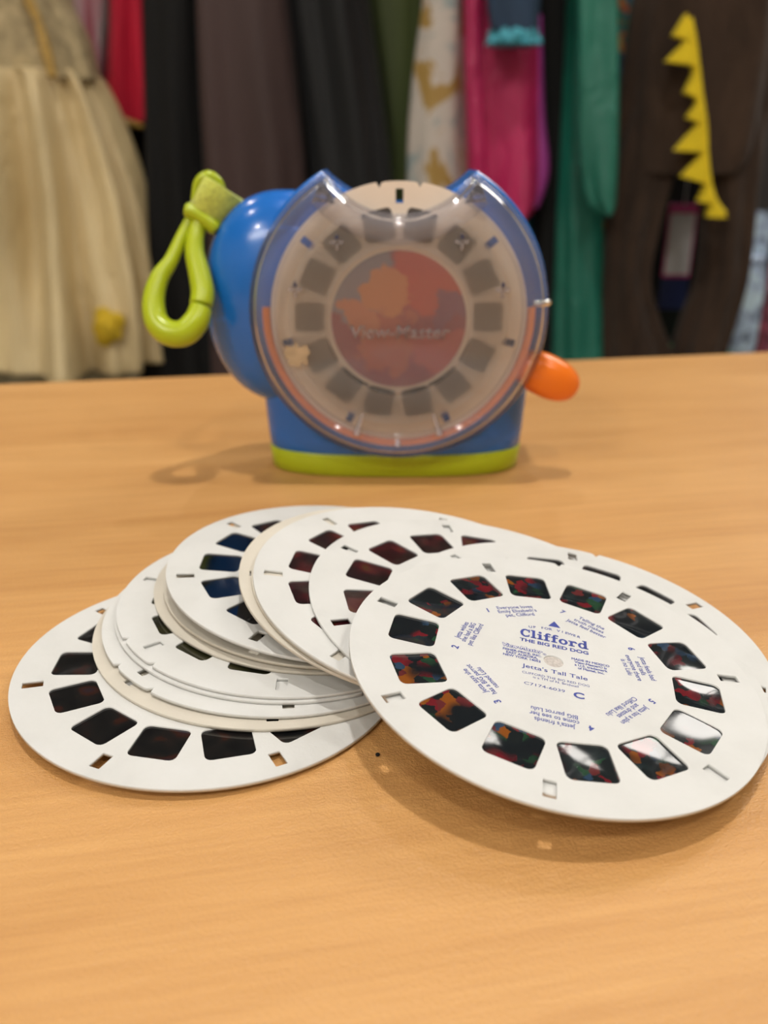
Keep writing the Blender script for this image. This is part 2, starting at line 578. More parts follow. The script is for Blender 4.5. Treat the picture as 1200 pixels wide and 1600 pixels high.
def text_mesh(name, lines, size, width=None, bold=0.0, space=1.0, shear=0.0, align='CENTER'):
    cu = bpy.data.curves.new(name, 'FONT')
    cu.body = '\n'.join(lines)
    cu.size = size
    cu.align_x = align
    cu.align_y = 'CENTER'
    cu.space_line = space
    cu.offset = bold * size
    cu.shear = shear
    cu.resolution_u = 3
    o = bpy.data.objects.new(name, cu)
    COL.objects.link(o)
    dg = bpy.context.evaluated_depsgraph_get()
    me = bpy.data.meshes.new_from_object(o.evaluated_get(dg))
    bpy.data.objects.remove(o, do_unlink=True)
    bpy.data.curves.remove(cu)
    xs = [v.co.x for v in me.vertices]
    ys = [v.co.y for v in me.vertices]
    if width:
        k = width / (max(xs) - min(xs))
        for v in me.vertices:
            v.co.x *= k
    cy = (max(ys) + min(ys)) / 2
    for v in me.vertices:
        v.co.y -= cy
    return me


# ------------------------------------------------------------------ the room
tag(boxm('floor', -3, 3, -2.6, 3.6, -0.1, 0, M['floor']), kind='structure')
tag(boxm('ceiling', -3, 3, -2.6, 3.6, 2.8, 2.9, M['ceil']), kind='structure')
tag(boxm('wall_back', -3, 3, 3.5, 3.6, 0, 2.8, M['back']), kind='structure')
tag(boxm('wall_front', -3, 3, -2.6, -2.5, 0, 2.8, M['wall']), kind='structure')
tag(boxm('wall_left', -3, -2.9, -2.5, 3.5, 0, 2.8, M['wall']), kind='structure')
tag(boxm('wall_right', 2.9, 3, -2.5, 3.5, 0, 2.8, M['wall']), kind='structure')

E_DOWN = emis('lamp_disc', LIGHT_COL, 30)
E_PANEL = emis('lamp_panel', LIGHT_COL, 9)


def disc_ring(name, r0, r1, z0, z1, mat, parent, seg=32):
    prof = [(r0, z1), (r1, z1), (r1, z0), (r0, z0)]
    rings = [[(r * math.cos(2 * PI * j / seg), r * math.sin(2 * PI * j / seg), z) for j in range(seg)] for r, z in prof]
    rings.append(rings[0])
    return loft(name, rings, mat, parent, smooth=False, caps=False)


def area(name, loc, shape, sx, sy, power, parent):
    ld = bpy.data.lights.new(name, 'AREA')
    ld.shape = shape
    ld.size = sx
    if sy:
        ld.size_y = sy
    ld.energy = power
    ld.color = LIGHT_COL
    lo = bpy.data.objects.new(name, ld)
    COL.objects.link(lo)
    lo.location = loc
    lo.parent = parent
    return lo


names_x = {-1.3: 'left', 0.05: 'middle', 1.4: 'right'}
for ix, lx in enumerate((-1.3, 0.05, 1.4)):
    for iy, ly in enumerate((-1.2, 0.22, 1.65)):
        t = thing('ceiling_downlight', 'round white ceiling downlight in the %s column, %s row of the ceiling' % (
            ('left', 'middle', 'right')[ix], ('nearest', 'middle', 'farthest')[iy]), 'ceiling light', (lx, ly, 2.8), 'round ceiling downlights')
        disc_ring('trim_ring', 0.062, 0.085, -0.012, 0.0, M['fixture'], t)
        ring = [(0.060 * math.cos(2 * PI * j / 32), 0.060 * math.sin(2 * PI * j / 32), -0.004) for j in range(32)]
        mesh('lens', ring, [tuple(range(31, -1, -1))], E_DOWN, t)
        area('downlight_lamp', (0, 0, -0.014), 'DISK', 0.09, None, DOWNLIGHT_W * (3.0 if (ix, iy) == (1, 1) else (1.9 if iy == 0 else (0.8 if iy == 1 else 1.0))), t)
for k, (lx, ly) in enumerate(((1.85, 2.12), (-1.5, -1.9))):  # second panel is an added front fill from behind the camera
    t = thing('ceiling_panel_light', 'rectangular ceiling panel light %s' % ('above the far right of the clothes rail', 'added as front fill at the near left end of the room')[k], 'ceiling light', (lx, ly, 2.8), 'rectangular ceiling panels')
    boxm('frame', -0.63, 0.63, -0.33, 0.33, -0.02, -0.0005, M['fixture'], t)
    boxm('diffuser', -0.6, 0.6, -0.3, 0.3, -0.026, -0.02, E_PANEL, t)
    area('panel_lamp', (0, 0, -0.03), 'RECTANGLE', 1.16, 0.56, PANEL_W, t)

# ------------------------------------------------------------------ the table
tb = thing('table', 'long table with a pale orange wood-grain top, carrying the toy viewer and reels', 'table', (0.0, 0.0, 0.0))
TROT = math.atan2(0.0817, 0.4463)
bx = Vector((0.0168, 0.4963, 0))           # middle of the far edge
tb.rotation_euler = (0, 0, TROT)
nrm = Vector((math.sin(TROT), -math.cos(TROT), 0))
ctr = bx + nrm * 0.40
tb.location = (ctr.x, ctr.y, 0)
boxm('table_top', -0.85, 0.85, -0.40, 0.40, TZ - 0.028, TZ, M['wood'], tb, bev=0.0025)
boxm('apron', -0.78, 0.78, -0.33, 0.33, TZ - 0.09, TZ - 0.0285, M['wood_edge'], tb, bev=0.002)
for sx in (-1, 1):
    for sy in (-1, 1):
        tube('leg', [(sx * 0.74, sy * 0.29, 0), (sx * 0.74, sy * 0.29, 0.3), (sx * 0.74, sy * 0.29, TZ - 0.0905)], [0.02, 0.022, 0.025], M['table_leg'], tb, 16)

# ------------------------------------------------------------------ reels
R_REEL = 0.045
THICK = 0.00085


def arc(r, a0, a1, n):
    return [(r * math.cos(a0 + (a1 - a0) * i / n), r * math.sin(a0 + (a1 - a0) * i / n)) for i in range(n + 1)]


def rrect(cx, cy, ang, hr, ht, rad, n=4, taper=0.0):
    """rounded rectangle at (cx,cy), radial half size hr, tangential half size ht"""
    pts = []
    for sx, sy, a0 in ((1, 1, 0), (-1, 1, PI / 2), (-1, -1, PI), (1, -1, 1.5 * PI)):
        h = ht * (1 + taper * sx)
        for i in range(n + 1):
            a = a0 + PI / 2 * i / n
            pts.append((sx * (hr - rad) + rad * math.cos(a), sy * (h - rad) + rad * math.sin(a)))
    c, s = math.cos(ang), math.sin(ang)
    return [(cx + c * x - s * y, cy + s * x + c * y) for x, y in pts]


WIN_R, WIN_HR, WIN_HT = 0.0313, 0.0052, 0.0052
SLOT_R = 0.0401
A7 = 2 * PI / 7


def reel_outline():
    """circle with a little step either side of slot 0 (angle 0)"""
    g = math.radians(9.0)
    dv = math.radians(1.0)
    d = 0.0013
    pts = []
    pts += arc(R_REEL, g + dv, 2 * PI - g - dv, 150)
    pts += [((R_REEL - d * 1.4) * math.cos(-g), (R_REEL - d * 1.4) * math.sin(-g))]
    pts += [((R_REEL - d * .35) * math.cos(-g + dv * 1.2), (R_REEL - d * .35) * math.sin(-g + dv * 1.2))]
    pts += arc(R_REEL - d * 0.15, -g + dv * 2.2, g - dv * 2.2, 10)
    pts += [((R_REEL - d * .35) * math.cos(g - dv * 1.2), (R_REEL - d * .35) * math.sin(g - dv * 1.2))]
    pts += [((R_REEL - d * 1.4) * math.cos(g), (R_REEL - d * 1.4) * math.sin(g))]
    return pts


def reel_holes():
    holes = []
    for k in range(14):
        a = A7 / 4 + k * A7 / 2
        holes.append(rrect(WIN_R * math.cos(a), WIN_R * math.sin(a), a, WIN_HR, WIN_HT, 0.0015))
    for k in range(7):
        a = k * A7
        holes.append(rrect(SLOT_R * math.cos(a), SLOT_R * math.sin(a), a, 0.0023, 0.0013, 0.00012, 1))
    holes.append([(0.0022 * math.cos(-t), 0.0022 * math.sin(-t)) for t in (2 * PI * j / 28 for j in range(28))])
    return holes


REEL_ME = shape2d('reel_disc', [reel_outline()] + reel_holes(), THICK / 2)
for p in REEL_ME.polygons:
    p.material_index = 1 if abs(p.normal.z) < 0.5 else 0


def disc_mesh(card):
    me = REEL_ME.copy()
    me.materials.clear()
    me.materials.append(card)
    me.materials.append(M['card_edge'])
    return me


DISC = {k: disc_mesh(M[k]) for k in ('card', 'card_cream', 'card_warm_tint')}


def film_mesh(sag, skew, mat):
    """thin glossy film chip, slightly buckled, sits inside the card"""
    n = 7
    vs, fs = [], []
    hw = 0.0056
    for s in (1, -1):
        for i in range(n + 1):
            for j in range(n + 1):
                x = -1 + 2 * i / n
                y = -1 + 2 * j / n
                z = sag * (1 - x * x) * (1 - y * y) + skew * (1 - x * x) * y * 0.6
                vs.append((x * hw, y * hw, z + (0.00004 if s > 0 else -0.00004)))
    N = n + 1
    for i in range(n):
        for j in range(n):
            fs.append((i * N + j, (i + 1) * N + j, (i + 1) * N + j + 1, i * N + j + 1))
            o = N * N
            fs.append((o + i * N + j, o + i * N + j + 1, o + (i + 1) * N + j + 1, o + (i + 1) * N + j))
    me = bpy.data.meshes.new('film')
    me.from_pydata(vs, [], fs)
    me.update()
    me.materials.append(mat)
    me.polygons.foreach_set('use_smooth', [True] * len(me.polygons))
    return me


FILMS = {}
for k in ('film_colour', 'film_dark', 'film_red', 'film_navy', 'film_olive', 'film_grey'):
    a = 3.2 if k == 'film_colour' else 0.8
    FILMS[k] = [film_mesh(s * a * 1e-4, t * a * 1e-4, M[k]) for s, t in ((-1.1, 0.7), (-0.9, -0.8), (0.6, 1.0), (-1.4, 0.2), (-0.5, -1.0))]
HUB_ME = bpy.data.meshes.new('hub_patch')
HUB_ME.from_pydata([(0.0022 * math.cos(2 * PI * j / 28), 0.0022 * math.sin(2 * PI * j / 28), THICK / 2 - 0.00035) for j in range(28)], [], [tuple(range(28))])
HUB_ME.materials.append(M['foil'])

rnd = random.Random(5)


def make_reel(label, pose, card='card', film='film_dark', name='picture_reel', group='loose picture reels fanned on the table'):
    """pose: x, y, z above the table, tilt (ax, ay), angle of one slot"""
    x, y, z, ax, ay, rot = pose
    t = thing(name, label, 'picture reel', (x, y, RZ + z - THICK / 2), group)
    n = Vector((ax, ay, 1)).normalized()
    u = (Vector((1, 0, 0)) - n * n.x).normalized()
    v = n.cross(u)
    mat = Matrix((u, v, n)).transposed() @ Matrix.Rotation(rot, 3, 'Z')
    t.rotation_euler = mat.to_euler()
    link('card_disc', DISC[card], None, t)
    for k in range(14):
        a = A7 / 4 + k * A7 / 2
        f = link('film_frame', rnd.choice(FILMS[film]), None, t)
        f.location = (WIN_R * math.cos(a), WIN_R * math.sin(a), -0.00002)
        f.rotation_euler = (0, 0, a + rnd.choice((0, PI)))
    link('hub_patch', HUB_ME, None, t)
    return t


def notch_at(pose, k):
    return (*pose[:5], pose[5] + k * A7)


REELS = [
    ('white picture reel lowest in the pile, lying flat at the far left of the photo', (-0.04080, 0.17635, 0.00190, 0.03018, 0.00768, 3.42406 - 2 * A7), 'card', 'film_dark'),
    ('yellowed reel in the left stack, directly on the lowest reel', (-0.02783, 0.19455, 0.00228, 0.03009, 0.00740, -2.37009 + 3 * A7), 'card_cream', 'film_dark'),
    ('white reel with a notched rim, second up in the left stack above the yellowed reel', (-0.02629, 0.19762, 0.00348, 0.03760, 0.00409, 3.95019), 'card', 'film_dark'),
    ('thin reel edge squeezed between the two notched reels of the left stack', (-0.02422, 0.20154, 0.00439, 0.03767, 0.00186, -0.95), 'card', 'film_dark'),
    ('white reel with a notched rim and olive films, topmost of the left stack', (-0.02377, 0.20217, 0.00536, 0.03861, 0.00001, 3.84346), 'card', 'film_olive'),
    ('cream reel edge at the bottom of the middle stack, resting on the olive-film reel', (-0.01643, 0.21067, 0.00598, 0.03864, 0.00011, 0.3), 'card_cream', 'film_dark'),
    ('cream reel edge sandwiched just under the blue-black film reel', (-0.01400, 0.21130, 0.00703, 0.04415, -0.00064, 0.6), 'card_cream', 'film_dark'),
    ('white reel with blue-black films, topmost of the middle stack', (-0.01253, 0.20945, 0.00981, 0.08902, -0.00398, 3.38666 + 2 * A7), 'card', 'film_navy'),
    ('cream reel whose rim shows left of the brown-film reel, leaning on the middle stack', (0.00811, 0.19729, 0.01095, 0.17655, -0.05600, 3.26546 + 3 * A7), 'card_cream', 'film_dark'),
    ('thin reel edge hidden tightly beneath the brown-film reel', (0.01148, 0.19558, 0.01140, 0.17146, -0.05772, 0.2), 'card_cream', 'film_dark'),
    ('white reel with dark brown films, third of the fan counted from the front reel', (0.01217, 0.19431, 0.01225, 0.16877, -0.05910, -3.04898 + 3 * A7), 'card', 'film_red'),
    ('white reel with dark red films, just left of the printed front reel', (0.02618, 0.18865, 0.01055, 0.16953, -0.06191, 8.95447 + 3 * A7), 'card', 'film_red'),
    ('white reel sticking out at the far right behind the printed front reel', (0.04678, 0.17924, 0.00881, 0.14613, -0.04000, 1.41932), 'card', 'film_dark'),
    ('reel lying directly under the printed front reel, only its far rim showing', (0.03927, 0.16504, 0.01064, 0.13791, -0.05130, 7.83762), 'card', 'film_dark'),
]
for lab, pose, card, film in REELS:
    make_reel(lab, pose, card, film)
UPR = math.radians(80.3)
GPOSE = (0.03665, 0.16044, 0.01223, 0.13892, -0.06527, 1.82499 + A7 * 6)
front = make_reel('front picture reel on top of the pile, printed with a blue title and captions', GPOSE, 'card', 'film_colour')

front.scale = (0.988, 0.988, 1)
# print on the front reel: a frame turned so that +Y is the reel's printed 'up'
PR = UPR - PI / 2 - GPOSE[5]
ZP = THICK / 2 + 0.00003
MM = 0.001


def put(me, x, y, rot=0.0, mat='ink', name='lettering', dz=0.0):
    me.materials.clear()
    me.materials.append(M[mat])
    o = link(name, me, None, front)
    c, s = math.cos(PR), math.sin(PR)
    o.location = ((c * x - s * y) * MM, (s * x + c * y) * MM, ZP + dz)
    o.rotation_euler = (0, 0, PR + rot)
    return o


def slab_title(word, height, width):
    """heavy slab-serif lettering built from bars and arcs"""
    vs, fs = [], []

    def rect(x0, y0, x1, y1):
        i = len(vs)
        vs.extend([(x0, y0), (x1, y0), (x1, y1), (x0, y1)])
        fs.append((i, i + 1, i + 2, i + 3))

    def ring(cx, cy, rx, ry, wx, wy, a0=0, a1=360, n=20):
        for k in range(n):
            i = len(vs)
            for a in (a0 + (a1 - a0) * k / n, a0 + (a1 - a0) * (k + 1) / n):
                a = math.radians(a)
                vs.extend([(cx + rx * math.cos(a), cy + ry * math.sin(a)), (cx + (rx - wx) * math.cos(a), cy + (ry - wy) * math.sin(a))])
            fs.append((i, i + 2, i + 3, i + 1))
    x = 0.0
    for ch in word:
        if ch == 'C':
            ring(x + .45, .5, .45, .53, .24, .17, 48, 312)
            rect(x + .68, .62, x + .80, 1.02)
            rect(x + .68, .05, x + .78, .34)
            x += .88
        elif ch == 'l':
            rect(x + .12, 0, x + .36, 1.06); rect(x, 0, x + .48, .14); rect(x, .92, x + .2, 1.06)
            x += .54
        elif ch == 'i':
            rect(x + .12, 0, x + .36, .70); rect(x, 0, x + .48, .14); rect(x, .56, x + .2, .70); ring(x + .24, .92, .14, .14, .139, .139)
            x += .54
        elif ch == 'f':
            rect(x + .12, 0, x + .36, .82); rect(x, 0, x + .50, .14); rect(x, .56, x + .56, .70); ring(x + .40, .78, .28, .28, .22, .16, 25, 180, 12)
            x += .62
        elif ch == 'o':
            ring(x + .38, .35, .38, .37, .23, .16)
            x += .82
        elif ch == 'r':
            rect(x + .12, 0, x + .36, .70); rect(x, 0, x + .50, .14); rect(x, .56, x + .2, .70); ring(x + .50, .40, .26, .32, .2, .18, 15, 150, 10)
            x += .78
        elif ch == 'd':
            ring(x + .36, .35, .36, .37, .22, .16); rect(x + .5, 0, x + .74, 1.06); rect(x + .38, .92, x + .6, 1.06); rect(x + .6, 0, x + .86, .14)
            x += .9
    W = x - .04
    me = bpy.data.meshes.new('title')
    me.from_pydata([((a - W / 2) * width / W, (b_ - 0.5) * height, 0) for a, b_ in vs], [], fs)
    me.update()
    bm = bmesh.new()
    bm.from_mesh(me)
    for f in bm.faces:
        if f.normal.z < 0:
            f.normal_flip()
    bm.to_mesh(me)
    bm.free()
    return me


put(slab_title('Clifford', 3.1 * MM, 15.6 * MM), 0.2, 9.0, name='title_lettering')
put(text_mesh('t', ['THE BIG RED DOG'], 1.75 * MM, 15.6 * MM, 0.035), 0.2, 6.0, name='subtitle_lettering')
tri = bpy.data.meshes.new('arrow')
tri.from_pydata([(-1.45 * MM, -1.1 * MM, 0), (1.45 * MM, -1.1 * MM, 0), (0, 1.4 * MM, 0)], [], [(0, 1, 2)])
put(tri, 0.3, 15.2, name='arrow_mark')
# UP FOR VIEWER follows a shallow arc
phrase = 'UP FOR VIEWER'
for i, ch in enumerate(phrase):
    if ch == ' ':
        continue
    q = (i - 6) / 6.0
    put(text_mesh('t', [ch], 1.25 * MM, None, 0.02), 0.3 + q * 5.6, 12.5 + 0.8 * (1 - q * q) - 0.5, -q * 0.22, name='arrow_lettering')
lg = text_mesh('t', ['View-Master'], 1.75 * MM, 9.2 * MM, 0.075, shear=0.15)
put(lg, -7.1, 2.5, name='maker_lettering')
put(text_mesh('t', ['View-Master'], 1.75 * MM, 8.9 * MM, 0.0, shear=0.15), -7.1, 2.5, mat='ink_white', name='maker_lettering', dz=0.00002)
put(text_mesh('t', ['\u00ae'], 1.1 * MM), -2.0, 1.9, name='maker_lettering')
put(text_mesh('t', ['FISHER-PRICE, INC.', 'EAST AURORA,', 'NEW YORK 14052'], 1.12 * MM, 8.6 * MM, 0.03, 0.95), -7.0, -0.2, name='address_lettering')
put(text_mesh('t', ['MADE IN MEXICO', 'View-Master\u00ae is', 'a U.S. trademark', 'of Mattel, Inc.'], 1.12 * MM, 8.4 * MM, 0.03, 0.95), 8.2, 0.9, name='trademark_lettering')
put(text_mesh('t', ["Jetta's Tall Tale"], 1.9 * MM, 14.2 * MM, 0.008), 0.3, -4.2, name='story_lettering')
put(text_mesh('t', ['CLIFFORD THE BIG RED DOG', 'is a TM of N. Bridwell'], 1.12 * MM, 14.4 * MM, 0.0, 0.95), 0.4, -7.0, name='licence_lettering')
put(text_mesh('t', ['C7174-6039'], 1.35 * MM, 8.6 * MM, 0.0), -2.0, -10.2, name='number_lettering')
put(text_mesh('t', ['C'], 2.7 * MM, 2.3 * MM, 0.035), 5.2, -10.6, name='number_lettering')
CAPS = {1: (['Everyone loves', "Emily Elizabeth's", 'pet, Clifford'], 10.0), 2: (['Jetta wishes', 'she had a BIG', 'pet like Clifford'], 9.6), 3: (['Jetta says she', 'has a BIG parrot', 'named Lulu'], 10.2),
        4: (["Jetta's friends", 'come to see her', 'BIG parrot Lulu'], 10.0), 5: (['Jetta has a plan', 'and dresses', 'Clifford like Lulu'], 10.2), 6: (['Jetta feels bad', 'and tells', 'everyone there', 'is no Lulu'], 9.4),
        7: (['Telling the', 'truth makes', 'Jetta feel better'], 10.0)}
for k, (lines, wd) in CAPS.items():
    rot = A7 / 2 + (k - 1) * A7
    rad = 19.6 if len(lines) == 3 else 19.2
    a = rot + PI / 2
    put(text_mesh('t', lines, 1.75 * MM, wd * MM, 0.012, 0.92), rad * math.cos(a), rad * math.sin(a), rot, name='caption_lettering')
    nx, ny = -7.3, rad + 1.0
    put(text_mesh('t', [str(k)], 2.2 * MM, None, 0.03), nx * math.cos(rot) - ny * math.sin(rot), nx * math.sin(rot) + ny * math.cos(rot), rot, name='caption_number')

# ------------------------------------------------------------------ the toy viewer
TX, TY = 0.0052, 0.310
toy = thing('toy_viewer', 'blue toy reel viewer with a round clear cover, lime base and lime clip', 'toy', (TX, TY, TZ))


def mmv(*p):
    return tuple(c * MM for c in p)


# lime base and blue pedestal: D-shaped loft
def dring(z, rx, y0, y1, n=2.7, seg=72):
    cy, ry = (y0 + y1) / 2, (y1 - y0) / 2
    return [mmv(x, y, z) for x, y in superell(-0.8, cy, rx, ry, n, seg)]


loft('base', [dring(0.0, 47.5, -0.2, 38), dring(0.6, 48.6, -1.0, 38.6), dring(4, 48.9, -1.2, 39), dring(8.4, 49.4, -1.4, 39), dring(9.0, 49.0, -1.0, 38.6)], M['lime'], toy)
loft('pedestal', [dring(8.8, 48.6, -0.8, 38.4), dring(9.4, 49.2, -1.2, 38.8), dring(16, 49.8, -0.6, 38.6), dring(26, 50.6, 1.0, 38), dring(36, 51.0, 3.2, 37), dring(46, 50, 5, 36), dring(52, 46, 8, 33)], M['blue'], toy)

# housing: disc with two peaks and a scooped top
CZ = 62.0


def scoop_outline(R, px, pz, dip, n=160, m=24):
    """circle radius R about (0,CZ), open at the top between peaks (-px,pz),(px,pz); scoop of depth to z=dip"""
    a0 = math.atan2(pz - CZ, px)
    pts = []
    for i in range(n + 1):
        a = (PI - a0) + (2 * PI - (PI - 2 * a0)) * i / n
        pts.append((R * math.cos(a), CZ + R * math.sin(a)))
    x0, z0 = R * math.cos(a0), CZ + R * math.sin(a0)
    # scoop: circular arc through (x0,z0),(0,dip),(-x0,z0)
    d = z0 - dip
    rr = (x0 * x0 + d * d) / (2 * d)
    for i in range(1, m):
        x = x0 - 2 * x0 * i / m
        pts.append((x, dip + rr - math.sqrt(rr * rr - x * x)))
    return pts


def to_xz(me, y):
    """turn a shape built in XY into the XZ plane, centred on depth y (mm)"""
    for v in me.vertices:
        x, z, d = v.co
        v.co = (x, y * MM - d, z)
    me.flip_normals()
    bm = bmesh.new()
    bm.from_mesh(me)
    bmesh.ops.recalc_face_normals(bm, faces=bm.faces[:])
    bm.to_mesh(me)
    bm.free()
    return me


def shape_mm(name, polys, half, bevel, res=3):
    return shape2d(name, [[(x * MM, y * MM) for x, y in p] for p in polys], half * MM, bevel * MM, res)


hs = scoop_outline(53.8, 25.6, 107.4, 98.0)
me = to_xz(shape_mm('housing', [hs], 16.0, 2.2, 4), 19.5)
link('housing', me, M['blue'], toy)
for p in me.polygons:
    p.use_smooth = False
# side bulge (grip) on the left
sellipsoid('side_bulge', mmv(-40.5, 19, 63.6), mmv(31.0, 20.5, 38.8), M['blue'], toy, 2.25, 2.2, 64, 40)
# orange advance ring with lever
oring = arc(47.9, PI * 0.98, 2.02 * PI, 60) + arc(45.35, 2.02 * PI, PI * 0.98, 60)
me = to_xz(shape_mm('advance_ring', [[(x, y + CZ - 0.6) for x, y in oring]], 1.0, 0.2, 1), -2.2)
link('advance_ring', me, M['orange_ring'], toy)
lev = sellipsoid('lever', mmv(54.5, 3.0, 38.6), mmv(13.0, 7.5, 7.8), M['orange'], toy, 2.3, 2.3, 40, 24, Matrix.Rotation(math.radians(25), 3, 'Y'))


# clear cover: moulded dish following the scooped outline
def cover_rings():
    def outline(R, px, pz, dip):
        return scoop_outline(R, px, pz, dip)
    out = []
    prof = [(0.0, 2.6), (0.0, -3.0), (0.35, -5.6), (1.3, -7.6), (2.8, -8.6), (4.6, -8.7), (5.6, -8.0), (6.4, -7.0), (7.4, -6.6), (9.0, -6.6)]
    base = outline(51.8, 24.0, 106.6, 94.8)
    N = len(base)
    for ins, dy in prof:
        ring = []
        for i, (x, z) in enumerate(base):
            px, pz = base[(i - 1) % N]
            nx, nz = base[(i + 1) % N]
            tx, tz = nx - px, nz - pz
            L = math.hypot(tx, tz)
            # inward normal (outline runs anticlockwise)
            ix, iz = -tz / L, tx / L
            scoop = i > 160 and dy > -3.2
            ring.append(mmv(x + ix * ins, -3.4 if scoop else dy, z + iz * ins))
        out.append(ring)
    return out


rings = cover_rings()
vs, fs = loft_data(rings, False)
cov = mesh('cover', vs, fs, M['clear'], toy, True)
sd = cov.modifiers.new('thickness', 'SOLIDIFY')
sd.thickness = 1.3 * MM
sd.offset = 0
inner = [(p[0] / MM, p[2] / MM) for p in rings[-1]]
me = to_xz(shape_mm('cover_plate', [inner], 0.55, 0.0), -6.6)
plate = link('cover_plate', me, M['clear_plate'], toy)
# frosted ring of the plate in front of the pictures
fr_o = [(38.6 * math.cos(2 * PI * j / 96), CZ - 0.8 + 38.6 * math.sin(2 * PI * j / 96)) for j in range(96)]
fr_o = [(x, z) if z < 94.4 else (x, 94.4) for x, z in fr_o]
fr_i = [(25.9 * math.cos(-2 * PI * j / 72), CZ - 2.6 + 25.9 * math.sin(-2 * PI * j / 72)) for j in range(72)]
me = to_xz(shape_mm('frosted_ring', [fr_o, fr_i], 0.0, 0.0), -5.4)
link('frosted_ring', me, M['frost'], toy)
# raised lettering on the plate
tm = text_mesh('cover_lettering', ['View-Master'], 6.6 * MM, 35 * MM, 0.02, shear=0.12)
for v in tm.vertices:
    x, y, z = v.co
    v.co = (x, -7.35 * MM, y + 56.5 * MM)
cl = link('cover_lettering', tm, M['clear_raised'], toy)
sd = cl.modifiers.new('thickness', 'SOLIDIFY')
sd.thickness = 0.4 * MM
# four cross-shaped bosses and the small ribs near the bottom
for (x, z) in ((-21.0, 86.6), (20.9, 86.8), (-35.6, 71.2), (35.5, 71.0)):
    cr = []
    for j in range(32):
        a = 2 * PI * j / 32
        r = 1.55 + 0.95 * math.cos(4 * a)
        cr.append((x + r * math.cos(a) * 1.0, z + r * math.sin(a) * 1.2))
    hole = [(x + 0.55 * math.cos(-2 * PI * j / 14), z + 0.55 * math.sin(-2 * PI * j / 14)) for j in range(14)]
    me = to_xz(shape_mm('cross_boss', [cr, hole], 0.6, 0.15, 1), -7.5)
    link('cross_boss', me, M['clear_boss'], toy)
    refraction_dot = [(x + 0.62 * math.cos(2 * PI * j / 14), z + 1.7 + 0.62 * math.sin(2 * PI * j / 14)) for j in range(14)]
    link('boss_refraction_dot', to_xz(shape_mm('boss_refraction_dot', [refraction_dot], 0.3, 0.0), -8.2), M['tag_navy'], toy)  # dark refraction spot of the clear boss, put in as a navy disc
for (x, z, lean, ln) in ((-14.6, 21.6, -0.34, 6.0), (14.4, 21.6, 0.34, 6.0), (-0.2, 16.4, 0.0, 2.6)):
    tube('rib', [mmv(x + lean * ln * -0.6 * -1, -7.6, z + ln * 0.6), mmv(x, -7.8, z), mmv(x + lean * ln * 0.6, -8.0, z - ln * 0.6)] if lean == 0 else
         [mmv(x - lean * ln * 0.9, -7.6, z + ln * 0.9), mmv(x, -7.8, z), mmv(x + lean * ln * 0.35, -8.0, z - ln * 0.4)],
         [0.5 * MM, 1.1 * MM, 1.5 * MM], M['clear_boss'], toy, 10)
# torn tan sticker residue on the left of the plate
pr = random.Random(3)
q = []
for j in range(26):
    a = 2 * PI * j / 26
    r = 4.6 + pr.uniform(-1.7, 0.8)
    q.append((-35.6 + r * math.cos(a) * 1.1, 48.6 + r * math.sin(a) * 0.95))
link('sticker_residue', to_xz(shape_mm('sticker_residue', [q], 0.05, 0.0), -7.3), M['stain'], toy)
# latch nub on the right of the rim
tube('rim_latch', [mmv(46.2, -8.6, 66.5), mmv(49, -8.4, 66.6), mmv(51.6, -6.0, 66.6), mmv(52.0, -1.0, 66.6)], [1.0 * MM, 1.2 * MM, 1.2 * MM, 1.0 * MM], M['clear_raised'], toy, 10)

# strap and clip
clip = bpy.data.objects.new('clip', None)
COL.objects.link(clip)
clip.parent = toy
tube('hook', [mmv(-74.3, 15.4, 92.6), mmv(-77.6, 11.8, 86.2), mmv(-81.0, 7.7, 78.9), mmv(-84.8, 4.4, 73.3), mmv(-86.5, 0.2, 66.3), mmv(-85.1, -3.8, 59.6), mmv(-80.6, -6.0, 56.1), mmv(-75.3, -6.0, 56.1), mmv(-71.3, -3.8, 59.6), mmv(-69.7, -1.1, 64.0)],
     [c * MM for c in (2.0, 2.2, 2.6, 3.3, 3.9, 4.3, 4.6, 4.6, 4.5, 4.0)], M['lime'], clip, 18, 0.95, sub=8)
tube('gate', [mmv(-69.7, -0.5, 65.0), mmv(-69.3, 1.9, 69.0), mmv(-70.7, 5.5, 75.1), mmv(-72.5, 9.1, 81.3), mmv(-72.4, 12.4, 87.1), mmv(-71.2, 14.8, 91.6)],
     [c * MM for c in (4.1, 4.15, 3.9, 3.5, 3.1, 3.1)], M['lime'], clip, 18, 0.95, sub=8)
tube('collar', [mmv(-75.9, 14.5, 96.2), mmv(-75.1, 14.5, 95.9), mmv(-71.6, 14.5, 94.3), mmv(-68.0, 14.5, 91.8), mmv(-65.3, 14.5, 89.3), mmv(-64.7, 14.5, 88.7)],
     [c * MM for c in (1.2, 2.5, 2.8, 2.9, 2.6, 1.2)], M['lime'], clip, 18, 1.25, sub=6)
tube('eye', [mmv(-71.8, 15.5, 94.7), mmv(-71.8, 15.9, 100.4), mmv(-70.5, 16.3, 105.1), mmv(-67.0, 16.7, 106.9), mmv(-63.9, 17.1, 104.8), mmv(-63.1, 17.5, 100.9), mmv(-64.7, 17.9, 96.1)],
     [c * MM for c in (2.4, 1.7, 1.7, 1.9, 1.8, 1.7, 1.6)], M['lime'], clip, 16, 1.2, sub=8)
